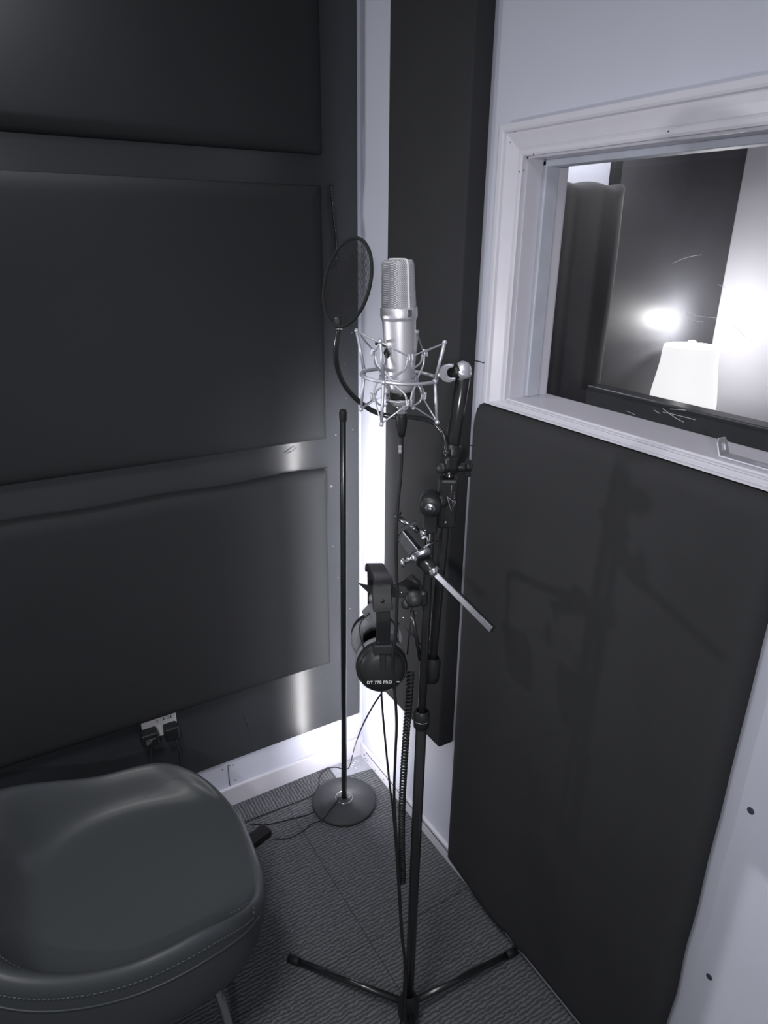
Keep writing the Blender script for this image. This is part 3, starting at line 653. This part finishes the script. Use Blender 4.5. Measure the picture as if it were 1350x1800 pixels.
# swivel between ring and boom
l0 = at(764, 662, 0.0); l1 = at(781, 656, 0.005); l2 = at(797, 652, 0.012); l3 = at(812, 650, 0.02)
b = MB(); b.cyl(l0, l1, 0.0045, 14); b.cyl(l0 + (l1 - l0) * 0.55, l0 + (l1 - l0) * 0.95, 0.0085, 18, 0.002); b.build('swivel_lug', M_WIRE, sm)
b = MB()
uv = Vector((0, 0, 1)); fx = (l2 - l1).normalized()
arc = [l1 + fx * (0.014 - 0.016 * math.cos(t)) * 1.0 + uv * 0.014 * math.sin(t) for t in [-1.5 + 3.0 * k / 12 for k in range(13)]]
t = bmesh.new()
# a U-shaped yoke: thick disc with a round bite on its right side
import itertools
outl = []
for k in range(17):
    a = math.radians(55 + 250 * k / 16); outl.append((0.0165 * math.cos(a), 0.0155 * math.sin(a)))
for k in range(13):
    a = math.radians(305 - 250 * k / 12); outl.append((0.005 + 0.0085 * math.cos(a), 0.0085 * math.sin(a)))
Y = frame(at(789, 654, 0.0), -vg, fx)
va = [[t.verts.new((x, y, s)) for x, y in outl] for s in (-0.012, 0.010)]
nO = len(outl)
for i in range(nO):
    k = (i + 1) % nO; t.faces.new((va[0][i], va[0][k], va[1][k], va[1][i]))
for s in (0, 1):
    for i in range(16):
        j = 29 - i * 12 / 16; j0 = 17 + int(round(12 - i * 12 / 16)); j1 = 17 + int(round(12 - (i + 1) * 12 / 16))
        vs = [va[s][i], va[s][i + 1], va[s][j1]] + ([va[s][j0]] if j0 != j1 else [])
        t.faces.new(vs)
bmesh.ops.recalc_face_normals(t, faces=list(t.faces)); bmesh.ops.bevel(t, geom=[e for e in t.edges if len(e.link_faces) == 2 and e.calc_face_angle() > 1.2], offset=0.0022, segments=2, affect='EDGES'); b.add(t, Y); b.build('swivel_yoke', M_WORN, sm, 40)
b = MB(); b.cyl(at(789, 655, 0.012), at(803, 655, 0.016), 0.0075, 18, 0.001); b.lathe([(0, -0.012), (0.012, -0.011), (0.014, 0), (0.012, 0.011), (0, 0.012)], frame(at(803, 654, 0.016), vr), 20); b.build('lock_knob', M_BLACKPL, sm)
b = MB(); c = at(813, 651, 0.018); b.lathe([(0.0, 0.0155), (0.006, 0.0148), (0.011, 0.011), (0.0145, 0.004), (0.015, 0.0), (0.0165, -0.001), (0.0165, -0.007), (0.012, -0.012), (0.010, -0.016), (0, -0.016)], frame(c, Vector((0, 0, 1)) + vr * 0.25), 28); b.build('swivel_dome', M_WIRE, sm)

# ------------------------------------------------------------------ pop filter on its gooseneck
FC = at(609, 497, -0.02)
pf = thing('pop_filter', 'round black mesh pop filter on a curved gooseneck left of the microphone', 'pop filter', at(595, 575, -0.02))
u_long = (at(632, 424, -0.02) - at(588, 570, -0.02)).normalized()
nrm = (vr * 0.84 + vg * 0.54); nrm = (nrm - u_long * nrm.dot(u_long)).normalized()
FM = frame(FC, nrm, u_long); FR = 0.0685
b = MB(); b.tube([FM @ Vector((FR * math.cos(2 * PI * k / 64), FR * math.sin(2 * PI * k / 64), 0)) for k in range(64)], 0.0028, 10, True); b.build('hoop', M_DULL, pf)
for s in (-0.0022, 0.0022):
    me = bpy.data.meshes.new('mesh_screen'); t = bmesh.new(); bmesh.ops.create_circle(t, cap_ends=True, radius=FR - 0.001, segments=64)
    t.to_mesh(me); t.free(); me.materials.append(M_NET)
    o = bpy.data.objects.new('mesh_screen', me); COL.objects.link(o); o.parent = pf
    o.matrix_local = Matrix.Translation(-pf.location) @ FM @ Matrix.Translation((0, 0, s))
ft = at(596, 566, -0.02)
b = MB(); b.obox(at(592, 556, -0.02), at(596, 578, -0.02), 0.013, 0.012, vr, 0.003); b.build('hoop_clamp', M_BLACKPL, pf)
b = MB(); b.cyl(at(595, 575, -0.02), at(595, 580, -0.02), 0.0062, 16); b.build('ferrule', M_CHROME, pf)
GP = spline([at(595, 580, -0.02), at(591, 610, -0.015), at(592, 640, 0.0), at(603, 672, 0.02), at(625, 700, 0.045), at(655, 722, 0.06), at(690, 733, 0.062), at(725, 734, 0.055), at(758, 741, 0.04), at(776, 757, 0.025), at(783, 778, 0.012), at(785, 796, 0.005)], 14)
rib = []
b = MB(); b.tube(GP, [0.0044 + (0.0005 if k % 2 else 0) for k in range(len(GP))], 10); b.build('gooseneck', M_BLACKMET, pf)
b = MB(); c0 = at(785, 800, 0.004)
b.cyl(at(785, 790, 0.005), at(785, 801, 0.005), 0.008, 18, 0.001); b.obox(at(778, 812, 0.0), at(800, 812, 0.01), 0.030, 0.026, (0, 0, 1), 0.005); b.cyl(at(772, 822, -0.01), at(780, 822, 0.0), 0.011, 18, 0.003); b.build('screw_clamp', M_BLACKPL, pf)
for q in (at(783, 793, -0.003), at(783, 800, -0.003)):
    b = MB(); b.ball(q, 0.0022, 8); b.build('screw_head', M_CHROME, pf)
# beaded black cord seen above the filter, hanging on the board
CP = [on_y(px, py, -0.022) for px, py in ((584, 326), (583, 340), (585, 360), (586.5, 380), (589, 400), (591, 420), (591, 440), (589, 470))]
b = MB(); sp = spline(CP, 6); b.tube(sp, 0.0042, 8)
for p in sp[::2]: b.ball(p, 0.0056, 8)
tag(b.build('beaded_cord', M_BLACKMET), 'short black beaded cord on the dark board just above the pop filter', 'cord')

# ------------------------------------------------------------------ headphones hanging on the stand
HC = at(671, 1172, 0.01)
hp = thing('headphones', 'black studio headphones with grey velour pads hanging by their headband', 'headphones', HC)
up = Vector((0, 0, 1))
Nn = (-vg * 0.95 + vr * 0.15 + up * 0.22).normalized()          # outward of the near cup
HM = frame(HC, Nn, Nn.cross(up) * -1)       # x right, y up, z outward
XR = (vr - Nn * vr.dot(Nn)).normalized(); HM = frame(HC, Nn, XR)
def cup(Mx, lab):
    Mx = Mx @ Matrix.Scale(1.1, 4)
    b = MB(); b.lathe([(0.046, -0.012), (0.0475, -0.006), (0.0475, 0.002), (0.045, 0.008), (0.042, 0.011), (0.041, 0.013), (0.036, 0.019), (0.024, 0.0225), (0.0, 0.0235)], Mx, 44)
    c = b.build('ear_cup', M_BLACKPL, hp)
    b = MB(); b.tube([Mx @ Vector((0.0425 * math.cos(2 * PI * k / 40), 0.0425 * math.sin(2 * PI * k / 40), 0.0115)) for k in range(40)], 0.0016, 6, True); b.build('trim_ring', M_BLACKMET, c)
    b = MB()
    b.tube([Mx @ Vector((0.036 * math.cos(2 * PI * k / 48), 0.036 * math.sin(2 * PI * k / 48), -0.024)) for k in range(48)], 0.0138, 14, True); b.build('ear_pad', M_GREYPAD, hp)
    return c
c1 = cup(HM, 0)
HS = 0.150
# far cup faces the other way
H2 = frame(HC - Nn * HS + up * 0.018 - vr * 0.004, -Nn, -XR); cup(H2, 1)
def txt(s, size, Mx, parent, name, m, depth=0.0003):
    cu = bpy.data.curves.new('t', 'FONT'); cu.body = s; cu.size = size; cu.extrude = depth; cu.align_x = 'CENTER'; cu.align_y = 'CENTER'; cu.space_character = 1.12
    o = bpy.data.objects.new('t', cu); COL.objects.link(o)
    me = bpy.data.meshes.new_from_object(o.evaluated_get(bpy.context.evaluated_depsgraph_get())); bpy.data.objects.remove(o)
    me.materials.clear(); me.materials.append(m)
    org = Vector((0, 0, 0)); q = parent
    while q is not None: org += q.location; q = q.parent
    me.transform(Matrix.Translation(-org) @ Mx)
    o = bpy.data.objects.new(name, me); COL.objects.link(o); o.parent = parent; return o
TM = HM @ Matrix.Scale(1.1, 4) @ Matrix.Translation((-0.003, -0.0205, 0.0236)) @ Matrix.Rotation(-0.05, 4, 'X')
txt('DT 770 PRO', 0.0078, TM @ Matrix.Translation((-0.003, 0, 0)), c1, 'lettering', M_INK)
b = MB(); b.box((0.0285, -0.0005, -0.0018), (0.034, 0.0005, 0.0003), 0, 1, TM); b.build('printed_mark', M_INK, c1)
# yokes, sliders, headband arch
for Mx, sgn in ((HM, 1), (H2, -1)):
    b = MB()
    b.box((-0.0065, 0.0, 0.0215), (0.0065, 0.045, 0.0265), 0.0015, 1, Mx); b.box((-0.020, 0.036, 0.010), (0.020, 0.056, 0.030), 0.003, 2, Mx); b.build('yoke', M_BLACKPL, hp)
    b = MB(); b.ball(Mx @ Vector((-0.009, 0.060, 0.021)), 0.0030, 10); b.build('rivet', M_CHROME, hp)
A0 = HM @ Vector((0, 0.055, 0.020)); A1 = H2 @ Vector((0, 0.055, 0.020)); topP = at(671, 1018, 0.075)
arch = spline([A0, A0 + Vector((0, 0, 0.062)) + Nn * 0.004, at(671, 1040, 0.016), topP + Nn * 0.035 + up * 0.002, topP - Nn * 0.035 - up * 0.002, A1 + Vector((0, 0, 0.105)), A1 + Vector((0, 0, 0.05)), A1], 8)
def band(pts, width, thick, side):
    b = MB(); bm = b.bm; rows = []
    for i, p in enumerate(pts):
        t = (pts[min(i + 1, len(pts) - 1)] - pts[max(i - 1, 0)]).normalized(); s = (side - t * side.dot(t)).normalized(); n = t.cross(s)
        w2 = width / 2; h = thick / 2
        rows.append([bm.verts.new(p + s * a + n * c) for a, c in ((-w2, -h * 0.5), (-w2 * 0.9, -h), (w2 * 0.9, -h), (w2, -h * 0.5), (w2, h * 0.5), (w2 * 0.9, h), (-w2 * 0.9, h), (-w2, h * 0.5))])
    for A, B in zip(rows, rows[1:]):
        for k in range(8): bm.faces.new((A[k], A[(k + 1) % 8], B[(k + 1) % 8], B[k]))
    bm.faces.new(rows[0][::-1]); bm.faces.new(rows[-1]); return b
band(arch, 0.028, 0.004, XR).build('headband_spring', M_BLACKMET, hp)
n0, n1 = 12, len(arch) - 14
band(arch[10:n1], 0.038, 0.013, XR).build('headband_pad', M_HIDE, hp)
b = MB(); q = arch[13]; b.lathe([(0.0, 0.0095), (0.003, 0.009), (0.0042, 0.0075)], frame(q, Nn), 16); b.build('snap_button', M_BLACKPL, hp)
b = MB(); b.tube(spline([HM @ Vector((-0.034, 0.030, -0.006)), at(633, 1115, 0.02), at(634, 1095, 0.03), at(648, 1080, 0.05), H2 @ Vector((0.01, 0.05, 0.0))], 8), 0.0013, 6); b.build('link_wire', M_RUBBER, hp)
b = MB(); b.tube(spline([HM @ Vector((0.0, -0.046, 0.0)), at(671, 1230, 0.01), at(676, 1290, 0.01), at(684, 1370, 0.01), at(692, 1440, 0.0), at(699, 1540, -0.01), at(705, 1640, -0.03), at(711, 1710, -0.05), Vector((HUB.x - 0.045, HUB.y - 0.03, 0.0125))], 8), 0.0024, 8); b.build('cord', M_RUBBER, hp)
# coiled lead
cp = spline([at(722, 1180, 0.02), at(719, 1230, 0.02), at(714, 1290, 0.02), at(710, 1350, 0.02), at(707, 1410, 0.02), at(706, 1480, 0.015), at(708, 1552, 0.01)], 70)
L_ = [0.0]
for a, c in zip(cp, cp[1:]): L_.append(L_[-1] + (c - a).length)
hel = []
for i, p in enumerate(cp):
    t = (cp[min(i + 1, len(cp) - 1)] - cp[max(0, i - 1)]).normalized(); s = (vr - t * vr.dot(t)).normalized(); n = t.cross(s)
    px_frac = L_[i] / L_[-1]; pitch = 0.0086 - 0.0022 * px_frac
    hel.append((p, s, n, L_[i]))
ph = 0.0; pts = []
for i in range(len(hel) - 1):
    p, s, n, l = hel[i]; p2, s2, n2_, l2 = hel[i + 1]
    pitch = 0.0096 - 0.0030 * (l / L_[-1]); sub = 3
    for k in range(sub):
        f = k / sub; ph += 2 * PI * (l2 - l) / sub / pitch
        q = p.lerp(p2, f); pts.append(q + s * 0.0062 * math.cos(ph) + n * 0.0062 * math.sin(ph))
b = MB(); b.tube(pts, 0.0021, 6); b.build('coiled_lead', M_RUBBER, hp)

# holder clamp carrying the headphones
hd = thing('headphone_holder', 'black clamp bracket on the stand post that the headphones hang from', 'holder', at(743, 1045))
b = MB(); b.obox(at(737, 1047, 0.0), at(752, 1047, 0.0), 0.035, 0.034, (0, 0, 1), 0.006); b.build('post_clamp', M_BLACKPL, hd)
hz = topP.z - 0.012
pl_ = [at(740, 1024, 0.03), at(724, 1010, 0.055), at(706, 1024, 0.065), at(690, 1030, 0.07), at(655, 1032, 0.075), at(630, 1026, 0.08), at(650, 1044, 0.075), at(690, 1048, 0.07), at(740, 1056, 0.03)]
b = MB(); b.poly(pl_, vg * 0.004); b.build('hook_plate', M_BLACKPL, hd)
b = MB(); b.cyl(at(728, 1052, -0.02), at(728, 1052, 0.03), 0.017, 24, 0.004); b.cyl(at(714, 1062, -0.012), at(714, 1062, 0.02), 0.010, 18, 0.003); b.build('pivot_disc', M_BLACKPL, hd)
b = MB(); b.tube([at(725, 1062, 0.0), at(719, 1120, 0.0), at(716, 1150, 0.005)], 0.0018, 6); b.tube([at(700, 1095, 0.0), at(720, 1110, 0.0), at(740, 1133, 0.0)], 0.0016, 6); b.tube([at(724, 1073, 0.0), at(738, 1160, 0.0)], 0.004, 8); b.build('stay_rod', M_BLACKMET, hd)
for q, r in ((at(706, 1042, -0.002), 0.0028), (at(709, 1086, -0.002), 0.0024), (at(731, 1077, -0.004), 0.0022)):
    b = MB(); b.ball(q, r, 8); b.build('bolt', M_CHROME, hd)
b = MB(); b.poly([at(636, 1076, 0.08), at(652, 1060, 0.08), at(668, 1068, 0.08), at(668, 1090, 0.08), at(655, 1094, 0.08), at(641, 1084, 0.08)], vg * 0.006); b.tube([at(653, 1057, 0.07), at(654, 1047, 0.07)], 0.006, 8)
b.poly([at(642, 1088, 0.075), at(650, 1098, 0.075), at(660, 1092, 0.075), at(668, 1084, 0.075), at(664, 1078, 0.075), at(650, 1086, 0.075)], vg * 0.004); b.build('grey_clip', M_GREYPL, hd)
b = MB(); b.poly([at(701, 1108, 0.03), at(704, 1110, 0.03), at(707, 1122, 0.03), at(705, 1130, 0.03), at(701, 1126, 0.03)], vg * 0.004); b.build('pale_tab', M_GREYPL, hd)

# chrome bar clamp sticking out of the stand
bc_ = thing('bar_clamp', 'worn metal clamp with a long square bar jutting out from the stand', 'clamp', at(742, 985, -0.03))
c0 = at(704, 938, 0.0); c1_ = at(742, 985, -0.03); c2_ = at(765, 1006, -0.05); c3 = at(866, 1107, -0.16)
b = MB(); b.obox(c2_, c3, 0.0115, 0.0115, (vr * 0.6 + up), 0.0012); b.build('square_bar', M_WORN, bc_)
b = MB(); b.cyl(c1_ + (c2_ - c1_) * 0.72, c2_ + (c3 - c2_) * 0.03, 0.0115, 20, 0.002); b.build('bar_collar', M_CHROME, bc_)
b = MB(); b.cyl(c1_ - (c2_ - c1_) * 0.1, c1_ + (c2_ - c1_) * 0.85, 0.0135, 20, 0.002); b.build('bar_sleeve', M_BLACKMET, bc_)
b = MB(); b.obox(c0, c1_, 0.018, 0.022, (vr * 0.6 + up), 0.002); b.build('jaw_arm', M_WORN, bc_)
b = MB(); b.cyl(at(724, 980, -0.045), at(757, 966, -0.04), 0.0085, 18, 0.002); b.build('cross_sleeve', M_WORN, bc_)
b = MB(); b.cyl(at(706, 989, -0.05), at(733, 978, -0.045), 0.0052, 14); b.lathe([(0, 0), (0.0085, 0.001), (0.0085, 0.006), (0.0055, 0.008)], frame(at(704, 990, -0.05), vr + up * 0.35), 18); b.ball(at(727, 981, -0.05), 0.0085, 14); b.build('tee_screw', M_CHROME, bc_)
b = MB(); b.cyl(at(698, 908, 0.02), at(735, 934, 0.0), 0.005, 12); b.cyl(at(724, 926, 0.004), at(731, 931, 0.0), 0.0065, 6); b.lathe([(0, 0), (0.009, 0), (0.009, 0.007), (0, 0.007)], frame(at(696, 903, 0.02), (at(735, 934) - at(698, 908))), 16); b.build('jaw_screw', M_WORN, bc_)
b = MB(); b.poly([at(704, 928, -0.01), at(731, 916, -0.01), at(733, 919, -0.01), at(706, 934, -0.01)], vg * 0.003); b.build('wing_plate', M_WORN, bc_)
b = MB(); b.obox(at(744, 930, -0.012), at(746, 946, -0.012), 0.012, 0.012, vr, 0.002); b.cyl(at(739, 937, -0.02), at(750, 937, -0.016), 0.0052, 12); b.tube([at(751, 945, -0.015), at(754, 956, -0.015)], 0.002, 6); b.build('lock_screw', M_CHROME, bc_)
b = MB(); b.tube([at(743, 962, -0.045), at(770, 950, -0.03)], 0.0016, 6); b.build('tommy_bar', M_WORN, bc_)

# power adapter on the carpet with its thin cord
pw = thing('power_adapter', 'small black power adapter with a thin cord on the carpet beside the tub chair', 'power adapter', (-0.495, -0.195, 0.007))
b = MB(); b.box((-0.040, -0.022, 0.0), (0.040, 0.022, 0.028), 0.004, 2, Matrix.Translation((-0.505, -0.20, 0.0075)) @ Matrix.Rotation(0.3, 4, 'Z')); b.build('adapter_case', M_BLACKPL, pw)
def fl(px, py, z=0.0095): return on_z(px, py, z)
b = MB(); b.tube(spline([at(671, 1218, 0.03), at(655, 1242, 0.12), at(640, 1270, 0.25), at(630, 1294, 0.42), fl(622, 1318, 0.06), fl(615, 1345, 0.03), fl(608, 1352, 0.02), fl(590, 1349), fl(574, 1352), fl(562, 1365), fl(559, 1385), fl(545, 1400), fl(500, 1418), fl(450, 1437), fl(430, 1445)], 8), 0.0019, 6)
b.tube(spline([fl(480, 1474), fl(505, 1474), fl(530, 1463), fl(550, 1447), (SB.x - 0.108, SB.y - 0.045, 0.0225), (SB.x - 0.06, SB.y - 0.02, 0.028), (SB.x - 0.016, SB.y + 0.005, 0.034)], 8), 0.0019, 6)
b.tube(spline([fl(440, 1448), fl(470, 1449), fl(510, 1440), fl(540, 1432), fl(552, 1427)], 8), 0.0019, 6)
b.build('cord', M_RUBBER, pw)

# ------------------------------------------------------------------ tub chair
CC = Vector((-0.975, -0.555, 0.0)); HX, HY = 0.335, 0.302
ch = thing('tub_chair', 'charcoal leather tub chair with stitched seams at the lower left', 'chair', (CC.x, CC.y, 0.007))
rot = math.radians(-4)
def sup(th, e=2.9):
    c = math.cos(th); s = math.sin(th); return (abs(c) ** e + abs(s) ** e) ** (-1 / e)
def rim(th):            # height of the rim: low at the front, arms, high at the back
    a = abs(math.degrees((th + PI) % (2 * PI) - PI))
    return 0.455 + 0.085 * smooth(24, 66, a) + 0.13 * smooth(82, 160, a)
def chp(th, rho, z):
    R = sup(th); x = rho * HX * R * math.cos(th); y = rho * HY * R * math.sin(th)
    return Vector((CC.x + x * math.cos(rot) - y * math.sin(rot), CC.y + x * math.sin(rot) + y * math.cos(rot), z))
NT = 96
def profile(th):
    h = rim(th); s = 0.452; k = min(1, (h - 0.455) / 0.085); deg = abs(math.degrees((th + PI) % (2 * PI) - PI))
    bs = 0.76 - 0.20 * smooth(85, 170, deg); rm = 0.945
    def up(f): return s + 0.004 * (1 - k) + (h - s) * f * k
    return [(0.0, s - 0.004), (bs * 0.3, s - 0.003), (bs * 0.6, s - 0.001), (bs * 0.85, s + 0.001), (bs, up(0.06)), (bs + (rm - bs) * 0.30, up(0.36)), (bs + (rm - bs) * 0.62, up(0.80)), (bs + (rm - bs) * 0.82, up(0.96)),
            (rm, h - 0.001), (0.975, h - 0.010), (0.995, h - 0.032), (1.0, h - 0.06 * k - 0.04), (0.99, 0.37), (0.96, 0.335), (0.90, 0.308), (0.80, 0.295)]
b = MB(); bm = b.bm; rings = []
np_ = len(profile(0))
cen = bm.verts.new(chp(0, 0, profile(0)[0][1]))
for k in range(NT):
    th = 2 * PI * k / NT; rings.append([bm.verts.new(chp(th, r, z)) for r, z in profile(th)[1:]])
for k in range(NT):
    A = rings[k]; B = rings[(k + 1) % NT]
    bm.faces.new((cen, A[0], B[0]))
    for j in range(len(A) - 1): bm.faces.new((A[j], A[j + 1], B[j + 1], B[j]))
bm.faces.new([r[-1] for r in rings])
shell = b.build('upholstered_shell', M_LEATHER, ch, 180)
sb = shell.modifiers.new('sub', 'SUBSURF'); sb.levels = 1; sb.render_levels = 2
def surf(th, j):        # point on profile with fractional index
    P = profile(th); i = int(j); f = j - i; r0, z0 = P[i]; r1, z1 = P[min(i + 1, len(P) - 1)]
    return chp(th, r0 + (r1 - r0) * f, z0 + (z1 - z0) * f)
def stitches(path, lift, name='stitching'):
    b = MB(); pts = [surf(th, j) for th, j in path]
    fine = spline(pts, 24); acc = 0; seg = [fine[0]]; on = True
    for p, q in zip(fine, fine[1:]):
        acc += (q - p).length; seg.append(q)
        if acc > (0.0048 if on else 0.0032):
            if on and len(seg) > 1: b.tube([v + lift for v in seg], 0.0009, 5)
            seg = [q]; acc = 0; on = not on
    b.build(name, M_STITCH, ch)
D = math.radians
stitches([(D(a), 7.2 - 3.0 * smooth(38, 75, a)) for a in range(38, 176, 6)], Vector((0, 0, 0.0015)))
stitches([(D(-a), 5.6) for a in range(46, 150, 6)], Vector((0, 0.0006, 0.0016)))
stitches([(D(-a), 10.0) for a in range(44, 160, 6)], Vector((0, -0.0018, 0.0010)))
stitches([(D(-46), 5.6), (D(-43), 6.4), (D(-41), 7.6), (D(-41), 8.8), (D(-44), 10.0)], Vector((0.0008, 0, 0.0014)))
b = MB(); b.tube(spline([surf(D(-a), 10.5) for a in range(40, 166, 8)], 6), 0.0022, 6); b.build('piping', M_LEATHER, ch)
for sx, sy in ((1, -1), (1, 1), (-1, -1), (-1, 1)):
    px_, py_ = CC.x + sx * 0.157, CC.y + sy * 0.200
    b = MB(); b.tube(spline([(px_, py_, 0.300), (px_ + sx * 0.002, py_ + sy * 0.008, 0.27), (px_ + sx * 0.010, py_ + sy * 0.030, 0.20), (px_ + sx * 0.018, py_ + sy * 0.045, 0.12), (px_ + sx * 0.03, py_ + sy * 0.058, 0.017)], 8), 0.0095, 14); b.build('leg', M_CHROME, ch)
